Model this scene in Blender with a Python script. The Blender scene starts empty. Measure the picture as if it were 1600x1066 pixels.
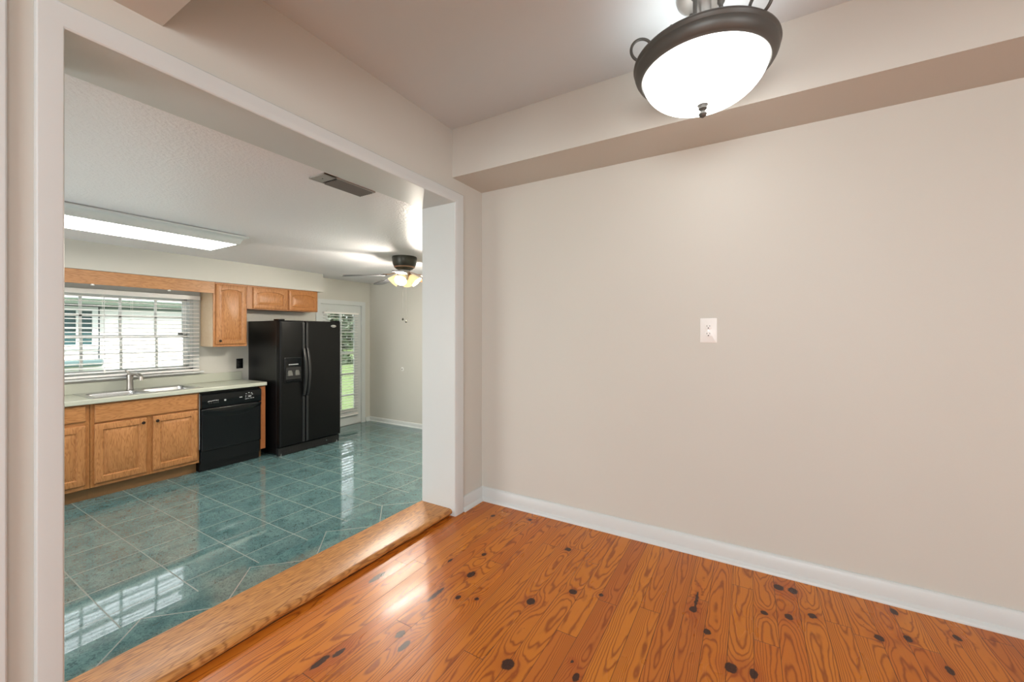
import bpy, bmesh, math, random
from mathutils import Vector, Matrix, noise as mnoise
R = math.radians
PI = math.pi
SC = bpy.context.scene
COL = SC.collection
random.seed(7)

# ------------------------------------------------------------------ camera
CAM_H = 1.165
cam = bpy.data.cameras.new('camera'); camo = bpy.data.objects.new('camera', cam); COL.objects.link(camo)
camo.location = (0, 0, CAM_H); camo.rotation_euler = (R(90), 0, R(30.47))
cam.sensor_width = 36; cam.sensor_fit = 'HORIZONTAL'; cam.lens = 631 / 1600 * 36
cam.shift_y = -12.5 / 1600; cam.clip_start = 0.02; cam.clip_end = 300
SC.camera = camo

# ------------------------------------------------------------------ world, sun, daylight, exposure
SC.view_settings.view_transform = 'Standard'; SC.view_settings.look = 'None'
SC.view_settings.gamma = 1; SC.view_settings.use_curve_mapping = False
SC.view_settings.exposure = 0.0
SC.cycles.use_denoising = True
SC.cycles.max_bounces = 10; SC.cycles.diffuse_bounces = 6; SC.cycles.transparent_max_bounces = 24
SC.cycles.sample_clamp_indirect = 6.0
SC.cycles.caustics_reflective = False; SC.cycles.caustics_refractive = False
world = bpy.data.worlds.new('sky'); SC.world = world; world.use_nodes = True
wn = world.node_tree; bg = wn.nodes['Background']
bg.inputs[0].default_value = (0.93, 0.965, 1.0, 1); bg.inputs[1].default_value = 3.9
SUN_E, ADDED_DAY_W, KITCHEN_W, BOWL_E, TUBE_E, FAN_W = 11.5, 88, 32, 6.5, 15.0, 46.0

def light(name, kind, loc, energy, color=(1, 1, 1), rot=(0, 0, 0), size=None, size_y=None, parent=None):
    l = bpy.data.lights.new(name, kind); l.energy = energy; l.color = color
    if kind == 'AREA':
        l.shape = 'RECTANGLE'; l.size = size; l.size_y = size_y or size
    elif kind == 'POINT': l.shadow_soft_size = size or .05
    elif kind == 'SUN': l.angle = R(2)
    o = bpy.data.objects.new(name, l); COL.objects.link(o); o.location = loc; o.rotation_euler = rot
    if parent: o.parent = parent
    return o
sun = light('sun', 'SUN', (3, 4, 12), SUN_E, (1, .96, .9))
sun.rotation_euler = Vector((-.75, .25, -1)).to_track_quat('-Z', 'Y').to_euler()
# area lights added as daylight, at unseen openings put behind and beside the camera
light('added_rear_daylight', 'AREA', (.6, -3.42, 1.45), ADDED_DAY_W, (.91, .975, 1), (R(-90), 0, R(180)), 2.3, 1.5)
light('added_side_daylight', 'AREA', (3.32, -.9, 1.45), ADDED_DAY_W * .38, (.91, .975, 1), (0, R(90), 0), 1.5, 2.0)

# area light added out of view on the left to brighten the kitchen ceiling
light('added_kitchen_daylight', 'AREA', (-3.7, -1.73, .95), KITCHEN_W, (1, .965, .92), (R(-90), 0, R(180)), 1.9, 1.5)

# ------------------------------------------------------------------ material helpers
class NT:
    def __init__(s, name):
        s.m = bpy.data.materials.new(name); s.m.use_nodes = True
        s.t = s.m.node_tree; s.b = s.t.nodes['Principled BSDF']; s.out = s.t.nodes['Material Output']
        s._co = None
    def n(s, kind, **kw):
        nd = s.t.nodes.new('ShaderNode' + kind)
        for k, v in kw.items(): setattr(nd, k, v)
        return nd
    def put(s, sock, v):
        if v is None: return
        if isinstance(v, bpy.types.NodeSocket): s.t.links.new(v, sock)
        else: sock.default_value = v
    def co(s):
        if s._co is None: s._co = s.n('TexCoord').outputs['Object']
        return s._co
    def m_(s, op, a=0.0, b=None, c=None, clamp=False):
        nd = s.n('Math', operation=op); nd.use_clamp = clamp
        s.put(nd.inputs[0], a); s.put(nd.inputs[1], b); s.put(nd.inputs[2], c)
        return nd.outputs[0]
    def v_(s, op, a, b=None):
        nd = s.n('VectorMath', operation=op); s.put(nd.inputs[0], a); s.put(nd.inputs[1], b)
        return nd.outputs['Value'] if op in ('DOT_PRODUCT', 'LENGTH') else nd.outputs['Vector']
    def sep(s, v):
        nd = s.n('SeparateXYZ'); s.put(nd.inputs[0], v); return nd.outputs
    def comb(s, x=0, y=0, z=0):
        nd = s.n('CombineXYZ'); s.put(nd.inputs[0], x); s.put(nd.inputs[1], y); s.put(nd.inputs[2], z); return nd.outputs[0]
    def noise(s, vec, scale=5, detail=3, rough=.5, dist=0):
        nd = s.n('TexNoise'); s.put(nd.inputs['Vector'], vec); s.put(nd.inputs['Scale'], scale)
        nd.inputs['Detail'].default_value = detail; nd.inputs['Roughness'].default_value = rough; nd.inputs['Distortion'].default_value = dist
        return nd.outputs[0]
    def white(s, vec):
        nd = s.n('TexWhiteNoise', noise_dimensions='3D'); s.put(nd.inputs['Vector'], vec); return nd.outputs['Value']
    def vor(s, vec, scale=5, feature='F1'):
        nd = s.n('TexVoronoi', feature=feature); s.put(nd.inputs['Vector'], vec); nd.inputs['Scale'].default_value = scale
        return nd.outputs['Distance']
    def rng(s, v, a, b, c=0.0, d=1.0, smooth=False):
        nd = s.n('MapRange'); nd.interpolation_type = 'SMOOTHSTEP' if smooth else 'LINEAR'
        for i, x in enumerate((v, a, b, c, d)): s.put(nd.inputs[i], x)
        return nd.outputs[0]
    def mix(s, f, a, b, mode='MIX'):
        nd = s.n('Mix', data_type='RGBA', blend_type=mode)
        s.put(nd.inputs[0], f)
        for i, v in ((6, a), (7, b)):
            if isinstance(v, tuple) and len(v) == 3: v = (*v, 1)
            s.put(nd.inputs[i], v)
        return nd.outputs[2]
    def bump(s, h, strength=.3, dist=.01, normal=None):
        nd = s.n('Bump'); s.put(nd.inputs['Height'], h); nd.inputs['Strength'].default_value = strength
        nd.inputs['Distance'].default_value = dist
        if normal is not None: s.put(nd.inputs['Normal'], normal)
        return nd.outputs[0]
    def set(s, color=None, rough=None, metal=None, spec=None, normal=None, coat=None):
        b = s.b
        if isinstance(color, tuple) and len(color) == 3: color = (*color, 1)
        s.put(b.inputs['Base Color'], color); s.put(b.inputs['Roughness'], rough); s.put(b.inputs['Metallic'], metal)
        s.put(b.inputs['Specular IOR Level'], spec); s.put(b.inputs['Normal'], normal)
        if coat is not None: b.inputs['Coat Weight'].default_value = coat; b.inputs['Coat Roughness'].default_value = .08
        return s.m

def plain(name, color, rough=.5, metal=0.0, spec=.5, var=.04, scale=20, bump=0.0, bscale=200):
    n = NT(name)
    k = n.noise(n.co(), scale, 3)
    d = tuple(max(0, c * (1 - var)) for c in color); l = tuple(min(1, c * (1 + var)) for c in color)
    nr = n.bump(n.noise(n.co(), bscale, 2), bump, .003) if bump else None
    return n.set(n.mix(k, d, l), rough, metal, spec, nr)

def emis(name, color, strength, base=(.9, .9, .9)):
    n = NT(name); n.set(base, .3)
    n.b.inputs['Emission Color'].default_value = (*color, 1); n.b.inputs['Emission Strength'].default_value = strength
    return n.m

def wood(name, axis, light_c, dark_c, scale=1.0, rough=.38, offs=0.0, contrast=1.0):
    """oak: long fibres along axis, cathedral figure and small dark pores"""
    n = NT(name); c = n.sep(n.co())
    i = 'xyz'.index(axis); o = [j for j in range(3) if j != i]
    u, p, q = c[i], c[o[0]], c[o[1]]
    across = n.m_('ADD', p, q)
    vec = n.comb(n.m_('MULTIPLY', u, 1.3 * scale), n.m_('MULTIPLY', n.m_('ADD', across, offs), 9 * scale), 0.3)
    f = n.noise(vec, 3.0, 2, .5)
    ring = n.m_('SINE', n.m_('MULTIPLY', n.m_('ADD', f, n.m_('MULTIPLY', across, .9)), 58))
    ring = n.m_('POWER', n.m_('ADD', n.m_('MULTIPLY', ring, .5), .5), 2.2)
    fib = n.noise(n.comb(n.m_('MULTIPLY', u, 6 * scale), n.m_('MULTIPLY', p, 170 * scale), n.m_('MULTIPLY', q, 170 * scale)), 1.0, 3, .6)
    pore = n.rng(n.noise(n.comb(n.m_('MULTIPLY', u, 22 * scale), n.m_('MULTIPLY', p, 420 * scale), n.m_('MULTIPLY', q, 420 * scale)), 1.0, 2), .6, .75)
    f1 = n.m_('ADD', n.m_('MULTIPLY', ring, .42 * contrast), n.m_('MULTIPLY', n.m_('SUBTRACT', fib, .35), .75 * contrast), clamp=True)
    col = n.mix(f1, light_c, dark_c)
    col = n.mix(n.m_('MULTIPLY', pore, .35 * contrast), col, tuple(x * .45 for x in dark_c))
    return n.set(col, rough, spec=.4, normal=n.bump(fib, .08, .002))

# ------------------------------------------------------------------ materials
M = {}
def wall_mat(name, c):
    n = NT(name)
    k = n.noise(n.co(), 3, 2)
    h = n.noise(n.co(), 130, 3, .6)
    return n.set(n.mix(k, tuple(x * .985 for x in c), tuple(min(1, x * 1.015) for x in c)), .48, spec=.32, normal=n.bump(h, .06, .003))
M['tan'] = wall_mat('tan_paint', (.562, .549, .499))
M['ceil'] = wall_mat('dining_ceiling_paint', (.60, .66, .69))
n = NT('knockdown_ceiling')
h = n.noise(n.co(), 55, 3, .55)
h = n.rng(h, .42, .62)
M['kceil'] = n.set((.875, .85, .875), .34, spec=.5, normal=n.bump(h, .22, .006))
M['trim'] = plain('trim_paint', (.595, .622, .614), .34, spec=.45, var=.015, scale=6)
M['white'] = plain('white_plastic', (.82, .81, .785), .3, var=.02)
M['blind'] = plain('blind_vinyl', (.88, .86, .83), .4, var=.02)
M['black'] = plain('black_gloss', (.004, .0045, .0055), .22, spec=.33, var=.1)
n = NT('black_textured_steel')
h = n.noise(n.co(), 420, 2)
M['fridge_side'] = n.set((.0045, .0045, .005), .3, spec=.36, normal=n.bump(h, .25, .002))
M['fridge_door'] = plain('black_door_enamel', (.0045, .0048, .0048), .36, spec=.17, var=.08, bump=.08, bscale=350)
M['handle_black'] = plain('black_handle', (.016, .017, .018), .38, spec=.45)
M['dark'] = plain('dark_recess', (.006, .006, .006), .6)
M['gray_mark'] = plain('pale_print', (.55, .55, .55), .5)
M['knob'] = plain('dark_bronze_knob', (.035, .025, .02), .35, metal=.7)
M['steel'] = plain('brushed_steel', (.62, .63, .64), .24, metal=1.0, var=.06, scale=60)
M['nickel'] = plain('brushed_nickel', (.45, .42, .39), .3, metal=1.0)
M['chrome'] = plain('chrome', (.7, .7, .7), .12, metal=1.0)
M['pewter'] = plain('aged_pewter', (.095, .094, .086), .42, metal=.3, var=.12, scale=9)
M['pewter_light'] = plain('brushed_pewter', (.46, .45, .43), .34, metal=.75, var=.06)
M['bronze'] = plain('dark_bronze', (.045, .045, .035), .34, metal=.5, var=.15)
M['copper'] = plain('brushed_copper', (.5, .3, .2), .35, metal=.85)
M['vent_paint'] = plain('grille_grey', (.33, .325, .31), .5)
M['counter'] = plain('laminate_sage', (.47, .485, .405), .24, spec=.5, var=.05, scale=260)
M['oak_v'] = wood('oak_vertical', 'z', (.49, .225, .082), (.26, .095, .028), contrast=1.2)
M['oak_h'] = wood('oak_horizontal', 'y', (.49, .225, .082), (.26, .095, .028), contrast=1.2)
M['oak_frame'] = wood('oak_face_frame', 'z', (.44, .19, .06), (.25, .088, .024))
M['oak_valance'] = wood('oak_valance', 'y', (.50, .25, .105), (.28, .11, .036), contrast=1.2)
M['oak_end'] = wood('oak_end_panel', 'z', (.36, .125, .04), (.24, .07, .02))
M['oak_side'] = wood('oak_window_lit', 'z', (.62, .47, .31), (.50, .33, .18), contrast=.6, rough=.12)  # window light on the cabinet side put into a paler oak colour
M['oak_side'].node_tree.nodes['Principled BSDF'].inputs['IOR'].default_value = 1.9
M['toe'] = plain('brown_toe_kick', (.23, .115, .042), .55, var=.08)
M['threshold'] = wood('oak_threshold', 'y', (.60, .275, .078), (.22, .07, .016), scale=1.1, rough=.34, contrast=1.4)
M['blade_dark'] = plain('dark_blade', (.075, .075, .078), .45)
M['blade_copper'] = wood('walnut_blade', 'x', (.33, .12, .055), (.2, .06, .025))
n = NT('clear_pane')
tr = n.n('BsdfTransparent'); tr.inputs[0].default_value = (.97, .985, .98, 1)
gl = n.n('BsdfGlossy'); gl.inputs['Roughness'].default_value = .02
fr = n.n('Fresnel'); fr.inputs[0].default_value = 1.45
mx = n.n('MixShader')
n.t.links.new(fr.outputs[0], mx.inputs[0]); n.t.links.new(tr.outputs[0], mx.inputs[1]); n.t.links.new(gl.outputs[0], mx.inputs[2])
n.t.links.new(mx.outputs[0], n.out.inputs[0]); M['glass'] = n.m
M['bowl'] = emis('lit_alabaster_bowl', (1, .985, .96), BOWL_E)
M['tube'] = emis('lit_diffuser', (1, .955, .89), TUBE_E)
M['bulb'] = emis('lit_bulb', (1, .82, .55), 14)
M['amber'] = emis('lit_amber_glass', (1, .72, .36), .85, (.85, .7, .45))

# ---- knotty pine floor boards along y
def pine():
    n = NT('knotty_pine'); W = .0833; X0 = .0135
    co = n.co(); c = n.sep(co); x, y = c[0], c[1]
    row = n.m_('DIVIDE', n.m_('SUBTRACT', x, X0), W)
    ri = n.m_('FLOOR', row); xl = n.m_('SUBTRACT', n.m_('SUBTRACT', row, ri), .5)      # -.5 .. .5 across the board
    r1 = n.white(n.comb(ri, 3.1, 0)); r2 = n.white(n.comb(ri, 7.7, 1))
    bl = n.m_('ADD', n.m_('DIVIDE', y, 1.55), n.m_('MULTIPLY', r1, 9))
    bi = n.m_('FLOOR', bl); fy = n.m_('SUBTRACT', bl, bi)
    ra = n.white(n.comb(ri, bi, 2)); rb = n.white(n.comb(ri, bi, 5)); rc = n.white(n.comb(ri, bi, 9))
    # knots: (x, y, half width, half length)
    K = [(-1.158,1.579,.013,.02),(-.818,1.552,.015,.018),(-.685,1.706,.015,.015),(-.732,1.216,.018,.02),(-.506,1.287,.009,.015),
         (-.842,2.026,.014,.014),(-.206,1.853,.012,.014),(-1.107,1.413,.009,.012),(-1.322,1.622,.006,.016),(-1.164,1.126,.012,.018),
         (-1.108,1.092,.010,.024),(-1.204,1.756,.010,.012),(-1.029,1.446,.008,.008),(-1.18,2.227,.010,.012),(-1.409,2.156,.010,.014),
         (-1.53,1.335,.012,.04),(-.569,1.748,.008,.008),(-.543,1.342,.005,.006),(.114,2.212,.016,.019),(.169,2.216,.014,.02),
         (.052,1.981,.011,.011),(.222,2.06,.012,.014),(.139,2.005,.012,.016),(-.056,1.597,.016,.019),(.012,1.606,.010,.018),
         (-.143,1.742,.011,.013),(.426,2.041,.012,.014),(.520,2.263,.010,.018),(.52,2.09,.010,.016),(.683,2.192,.009,.014),
         (.596,1.966,.008,.018),(-1.31,.887,.010,.03),(-1.289,.949,.008,.02),(-1.205,1.38,.008,.045),(-.20,1.93,.005,.05),(-.40,1.13,.014,.016),(.33,1.60,.012,.014),(.75,1.90,.012,.014),(-.93,.90,.012,.016)]
    core = None; swirl = None
    wob = n.v_('SCALE', n.comb(n.m_('SUBTRACT', n.noise(co, 60, 2), .5), n.m_('SUBTRACT', n.noise(n.v_('ADD', co, (5, 5, 5)), 60, 2), .5), 0))
    wob.node.inputs['Scale'].default_value = .012
    pw = n.v_('ADD', n.v_('MULTIPLY', co, (1, 1, 0)), wob)
    for kx, ky, sx, sy in K:
        d = n.v_('MULTIPLY', n.v_('SUBTRACT', pw, (kx, ky, 0)), (1 / (sx * 1.3), 1 / (sy * 1.3), 0))
        d2 = n.v_('DOT_PRODUCT', d, d)
        e = n.m_('POWER', .36788, d2)                       # exp(-d^2)
        w = n.m_('POWER', .36788, n.m_('MULTIPLY', d2, .10))
        core = e if core is None else n.m_('ADD', core, e)
        swirl = w if swirl is None else n.m_('ADD', swirl, w)
    # growth rings cut by the board face: nested arches
    sgn = n.m_('SUBTRACT', n.m_('MULTIPLY', n.m_('ROUND', ra), 2), 1)
    xc = n.m_('ADD', xl, n.m_('MULTIPLY', n.m_('SUBTRACT', rb, .5), .75))
    xx = n.m_('MULTIPLY', n.m_('MULTIPLY', xc, xc), n.m_('ADD', n.m_('MULTIPLY', rc, 9), 5))
    seed = n.comb(n.m_('MULTIPLY', rb, 40), n.m_('MULTIPLY', rc, 40), 0)
    nz = n.noise(n.v_('ADD', n.v_('MULTIPLY', co, (13, 2.4, 0)), seed), 1.0, 2, .45)
    nz2 = n.noise(n.v_('ADD', n.v_('MULTIPLY', co, (26, 9, 0)), seed), 1.0, 2, .5)
    ph = n.m_('ADD', n.m_('MULTIPLY', n.m_('MULTIPLY', y, sgn), n.m_('ADD', n.m_('MULTIPLY', rb, 2.2), 2.0)), xx)
    ph = n.m_('ADD', ph, n.m_('MULTIPLY', nz, 5.4)); ph = n.m_('ADD', ph, n.m_('MULTIPLY', nz2, .9))
    ph = n.m_('ADD', ph, n.m_('MULTIPLY', swirl, 2.0))
    s = n.m_('ADD', n.m_('MULTIPLY', n.m_('SINE', n.m_('MULTIPLY', ph, 2 * PI)), .5), .5)
    line = n.m_('POWER', s, 4.2)
    fib = n.noise(n.v_('ADD', n.v_('MULTIPLY', co, (260, 9, 0)), seed), 1.0, 2, .6)
    lt = n.mix(ra, (.66, .225, .022), (.58, .165, .016))
    lt = n.mix(n.rng(rc, .75, .95), lt, (.52, .15, .022))
    col = n.mix(n.m_('MULTIPLY', line, .72), lt, (.20, .034, .005))
    col = n.mix(n.m_('MULTIPLY', fib, .22), col, (.30, .055, .009))
    halo = n.rng(swirl, .35, 1.0); col = n.mix(n.m_('MULTIPLY', halo, .4), col, (.33, .055, .010))
    kn = n.rng(core, .28, .5, smooth=True)
    kd = n.mix(n.noise(co, 160, 3), (.012, .005, .004), (.095, .03, .014))
    col = n.mix(kn, col, kd)
    # speckles
    sp = n.rng(n.vor(n.v_('MULTIPLY', co, (1, .7, 1)), 16), .045, .028); sp = n.m_('MULTIPLY', sp, n.rng(n.noise(co, 7, 1), .5, .62))
    col = n.mix(n.m_('MULTIPLY', sp, .85), col, (.05, .014, .006))
    # gaps between boards and at board ends
    ed = n.m_('SUBTRACT', .5, n.m_('ABSOLUTE', xl))
    gw = n.m_('ADD', .008, n.m_('MULTIPLY', n.noise(n.v_('MULTIPLY', co, (3, 2, 1)), 2, 2), .014))
    gap = n.rng(ed, gw, n.m_('MULTIPLY', gw, .35))
    en = n.m_('MULTIPLY', n.m_('MINIMUM', fy, n.m_('SUBTRACT', 1, fy)), 1.55)
    gap2 = n.rng(en, .0016, .0006); gap = n.m_('MAXIMUM', gap, gap2)
    col = n.mix(n.m_('MULTIPLY', gap, .9), col, (.03, .011, .005))
    cup = n.m_('MULTIPLY', n.m_('MULTIPLY', xl, xl), -.55)
    wav = n.noise(n.v_('MULTIPLY', co, (34, 7, 1)), 1.0, 2)
    hh = n.m_('ADD', n.m_('ADD', cup, n.m_('MULTIPLY', wav, .16)), n.m_('MULTIPLY', gap, -.6))
    ro = n.rng(n.noise(n.v_('MULTIPLY', co, (9, 3, 1)), 1.0, 3), .3, .7, .25, .36)
    return n.set(col, ro, spec=.32, normal=n.bump(hh, .35, .004))
M['pine'] = pine()

def tile(name, step=False):
    n = NT(name); co = n.co(); c = n.sep(co)
    x, y = c[0], c[1]; S = .34
    if step:
        x, y = n.m_('MULTIPLY', n.m_('ADD', c[0], c[1]), .7071), n.m_('MULTIPLY', n.m_('SUBTRACT', c[1], c[0]), .7071)
        u = n.m_('DIVIDE', n.m_('ADD', x, 1.209 - .34), S); v = n.m_('DIVIDE', n.m_('SUBTRACT', y, 2.27), S)
    else:
        u = n.m_('DIVIDE', n.m_('ADD', x, 2.962), S); v = n.m_('DIVIDE', n.m_('SUBTRACT', y, .768), S)
    iu, iv = n.m_('FLOOR', u), n.m_('FLOOR', v)
    fu, fv = n.m_('SUBTRACT', n.m_('SUBTRACT', u, iu), .5), n.m_('SUBTRACT', n.m_('SUBTRACT', v, iv), .5)
    e = n.m_('SUBTRACT', .5, n.m_('MAXIMUM', n.m_('ABSOLUTE', fu), n.m_('ABSOLUTE', fv)))
    g = n.rng(e, .0092, .0070)
    idv = n.comb(iu, iv, 4); r = n.white(idv)
    off = n.v_('MULTIPLY', n.comb(r, n.white(n.comb(iv, iu, 8)), 0), (30, 30, 0))
    p = n.v_('ADD', co, off)
    f1 = n.noise(p, 7, 5, .65); f2 = n.noise(n.v_('ADD', p, (3, 1, 0)), 52, 6, .75, 1.6)
    a, b = ((.055, .135, .145), (.15, .285, .285)) if step else ((.068, .142, .146), (.155, .255, .255))
    col = n.mix(n.rng(f1, .3, .7), a, b)
    vein = n.rng(f2, .505, .585); col = n.mix(n.m_('MULTIPLY', vein, .8), col, (.028, .078, .082))
    col = n.mix(n.m_('MULTIPLY', n.rng(f2, .43, .36), .45), col, (.20, .32, .32))
    col = n.mix(n.m_('MULTIPLY', n.m_('SUBTRACT', r, .5), .35), col, (.1, .19, .2))
    col = n.mix(g, col, (.25, .275, .24)); col = n.mix(n.rng(e, .0040, .0026), col, (.05, .07, .066))
    ro = n.m_('ADD', n.m_('MULTIPLY', n.noise(p, 12, 3), .04), .025); ro = n.m_('ADD', ro, n.m_('MULTIPLY', g, .5))
    tilt = n.m_('ADD', n.m_('MULTIPLY', fu, n.m_('SUBTRACT', n.white(n.comb(iu, iv, 1)), .5)), n.m_('MULTIPLY', fv, n.m_('SUBTRACT', n.white(n.comb(iu, iv, 2)), .5)))
    h = n.m_('ADD', n.m_('MULTIPLY', g, -.22), n.m_('MULTIPLY', tilt, .35)); h = n.m_('ADD', h, n.m_('MULTIPLY', n.noise(co, 9, 1), .12))
    return n.set(col, ro, spec=.9, normal=n.bump(h, .5, .004))
M['tile'] = tile('teal_tile'); M['step_tile'] = tile('teal_step_tile', True)
for k in ('tile', 'step_tile'): M[k].node_tree.nodes['Principled BSDF'].inputs['IOR'].default_value = 1.74

# outdoors
n = NT('white_siding'); c = n.sep(n.co())
fz = n.m_('FRACT', n.m_('MULTIPLY', c[2], 6.5))
M['siding'] = n.set((.78, .785, .775), .6, normal=n.bump(fz, .35, .015))
M['eave'] = plain('sage_fascia', (.06, .085, .06), .6)
M['frieze'] = plain('pale_green_frieze', (.125, .17, .148), .6)
n = NT('pale_shingles'); v = n.vor(n.v_('MULTIPLY', n.co(), (4, 6, 4)), 2)
M['roof'] = n.set(n.mix(n.rng(v, .2, .5), (.09, .115, .115), (.22, .235, .235)), .8)
M['teal_pane'] = plain('teal_shaded_pane', (.018, .06, .066), .12, var=.25, scale=5)
M['teal_ledge'] = plain('teal_paint', (.085, .14, .145), .5)
M['cable'] = plain('grey_conduit', (.06, .07, .075), .6)
n = NT('lawn_grass'); k = n.noise(n.co(), 9, 5, .7); k2 = n.noise(n.co(), .5, 2)
M['grass'] = n.set(n.mix(k2, n.mix(k, (.028, .06, .010), (.085, .135, .026)), n.mix(k, (.042, .08, .012), (.115, .16, .037))), .8, normal=n.bump(k, .8, .05))
M['leaf'] = plain('tree_leaf', (.022, .042, .012), .5, var=.5, scale=3)
M['leaf_light'] = plain('light_green_leaf', (.06, .10, .024), .5, var=.4, scale=3)  # lighter green foliage for the small tree
M['bark'] = plain('bark', (.09, .06, .04), .8, var=.3, scale=12)
M['fence'] = plain('weathered_fence', (.17, .10, .06), .8, var=.25, scale=6)

# ------------------------------------------------------------------ mesh helpers
class MB:
    def __init__(s): s.v = []; s.f = []
    def vert(s, p): s.v.append(tuple(p)); return len(s.v) - 1
    def box(s, x0, x1, y0, y1, z0, z1):
        b = len(s.v)
        s.v += [(x, y, z) for z in (z0, z1) for y in (y0, y1) for x in (x0, x1)]
        s.f += [tuple(b + i for i in q) for q in ((0,2,3,1),(4,5,7,6),(0,1,5,4),(2,6,7,3),(0,4,6,2),(1,3,7,5))]
        return s
    def ring(s, pts): return [s.vert(p) for p in pts]
    def bridge(s, a, b, closed=True):
        k = len(a)
        for i in range(k if closed else k - 1):
            j = (i + 1) % k; s.f.append((a[i], a[j], b[j], b[i]))
    def cap(s, a, flip=False): s.f.append(tuple(reversed(a)) if flip else tuple(a))
    def loft(s, rings, caps=(True, True), closed=True):
        ids = [s.ring(r) for r in rings]
        for a, b in zip(ids, ids[1:]): s.bridge(a, b, closed)
        if caps[0]: s.cap(ids[0], True)
        if caps[1]: s.cap(ids[-1])
        return s
    def lathe(s, prof, center=(0, 0, 0), seg=40, axis='z', caps=(True, True)):
        rings = []
        for r, h in prof:
            pts = []
            for k in range(seg):
                a = 2 * PI * k / seg; c, d = r * math.cos(a), r * math.sin(a)
                p = {'z': (c, d, h), 'x': (h, c, d), 'y': (d, h, c)}[axis]
                pts.append(tuple(p[i] + center[i] for i in range(3)))
            rings.append(pts)
        return s.loft(rings, caps)
    def tube(s, path, rad, seg=12, caps=True):
        P = [Vector(p) for p in path]; rad = rad if isinstance(rad, (list, tuple)) else [rad] * len(P)
        rings = []; up = None
        for i, p in enumerate(P):
            t = (P[min(i + 1, len(P) - 1)] - P[max(i - 1, 0)]).normalized()
            if up is None: up = Vector((0, 0, 1)) if abs(t.z) < .9 else Vector((1, 0, 0))
            a = t.cross(up).normalized(); b = a.cross(t).normalized(); up = b
            rings.append([p + (a * math.cos(2 * PI * k / seg) + b * math.sin(2 * PI * k / seg)) * rad[i] for k in range(seg)])
        return s.loft(rings, (caps, caps))
    def extrude(s, prof, axis, a0, a1):
        """closed 2-D profile swept along an axis; profile coordinates are the two other axes in order"""
        def mk(a):
            return [{'x': (a, p, q), 'y': (p, a, q), 'z': (p, q, a)}[axis] for p, q in prof]
        return s.loft([mk(a0), mk(a1)])
    def build(s, name, mat, parent=None, bevel=0, smooth=False, seg=2):
        me = bpy.data.meshes.new(name); me.from_pydata(s.v, [], s.f)
        bm = bmesh.new(); bm.from_mesh(me); bmesh.ops.recalc_face_normals(bm, faces=bm.faces[:]); bm.to_mesh(me); bm.free()
        me.materials.append(mat)
        o = bpy.data.objects.new(name, me); COL.objects.link(o)
        if parent is not None:
            o.parent = parent; o.matrix_parent_inverse = Matrix.Translation(-Vector(parent.location))
        if bevel:
            m = o.modifiers.new('bevel', 'BEVEL'); m.width = bevel; m.segments = seg; m.limit_method = 'ANGLE'; m.angle_limit = R(40)
        if smooth or bevel:
            me.polygons.foreach_set('use_smooth', [True] * len(me.polygons))
            if hasattr(me, 'set_sharp_from_angle'): me.set_sharp_from_angle(angle=R(38))
        return o
def box(*a): return MB().box(*a)
def tag(o, label, cat, group=None, kind=None):
    o['label'] = label; o['category'] = cat
    if group: o['group'] = group
    if kind: o['kind'] = kind
    return o
def empty(name, loc, label, cat, group=None, kind=None):
    o = bpy.data.objects.new(name, None); COL.objects.link(o); o.location = loc; o.empty_display_size = .05
    return tag(o, label, cat, group, kind)
def struct(o, label, cat): return tag(o, label, cat, None, 'structure')
def text(name, body, size, loc, rot, mat, parent, extrude=.0004):
    cu = bpy.data.curves.new(name, 'FONT'); cu.body = body; cu.size = size; cu.align_x = 'CENTER'; cu.align_y = 'CENTER'; cu.extrude = extrude
    cu.materials.append(mat)
    tmp = bpy.data.objects.new(name, cu)
    me = bpy.data.meshes.new_from_object(tmp); bpy.data.objects.remove(tmp)
    o = bpy.data.objects.new(name, me); COL.objects.link(o); o.rotation_euler = rot
    o.location = loc; o.parent = parent; o.matrix_parent_inverse = Matrix.Translation(-Vector(parent.location))
    return o
def holes(fixed, a0, a1, z0, z1, thick, cuts, axis):
    """wall slab with rectangular holes; axis 'x' -> slab spans x in thick, runs along y"""
    ys = sorted({a0, a1, *[c[0] for c in cuts], *[c[1] for c in cuts]}); zs = sorted({z0, z1, *[c[2] for c in cuts], *[c[3] for c in cuts]})
    ys = [y for y in ys if a0 <= y <= a1]; zs = [z for z in zs if z0 <= z <= z1]
    mb = MB(); idx = {}
    def inside(y, z): return a0 < y < a1 and z0 < z < z1 and not any(c[0] < y < c[1] and c[2] < z < c[3] for c in cuts)
    def P(t, y, z):
        k = (t, round(y, 5), round(z, 5))
        if k not in idx: idx[k] = mb.vert((t, y, z) if axis == 'x' else (y, t, z))
        return idx[k]
    t0, t1 = thick
    for i in range(len(ys) - 1):
        for j in range(len(zs) - 1):
            ya, yb, za, zb = ys[i], ys[i+1], zs[j], zs[j+1]; my, mz = (ya + yb) / 2, (za + zb) / 2
            if not inside(my, mz): continue
            mb.f.append((P(t0, ya, za), P(t0, yb, za), P(t0, yb, zb), P(t0, ya, zb)))
            mb.f.append((P(t1, ya, za), P(t1, ya, zb), P(t1, yb, zb), P(t1, yb, za)))
            for (p, q, ny, nz) in (((ya, za), (ya, zb), ya - 1e-4, mz), ((yb, za), (yb, zb), yb + 1e-4, mz), ((ya, za), (yb, za), my, za - 1e-4), ((ya, zb), (yb, zb), my, zb + 1e-4)):
                if not inside(ny, nz): mb.f.append((P(t0, *p), P(t0, *q), P(t1, *q), P(t1, *p)))
    return mb

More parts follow.
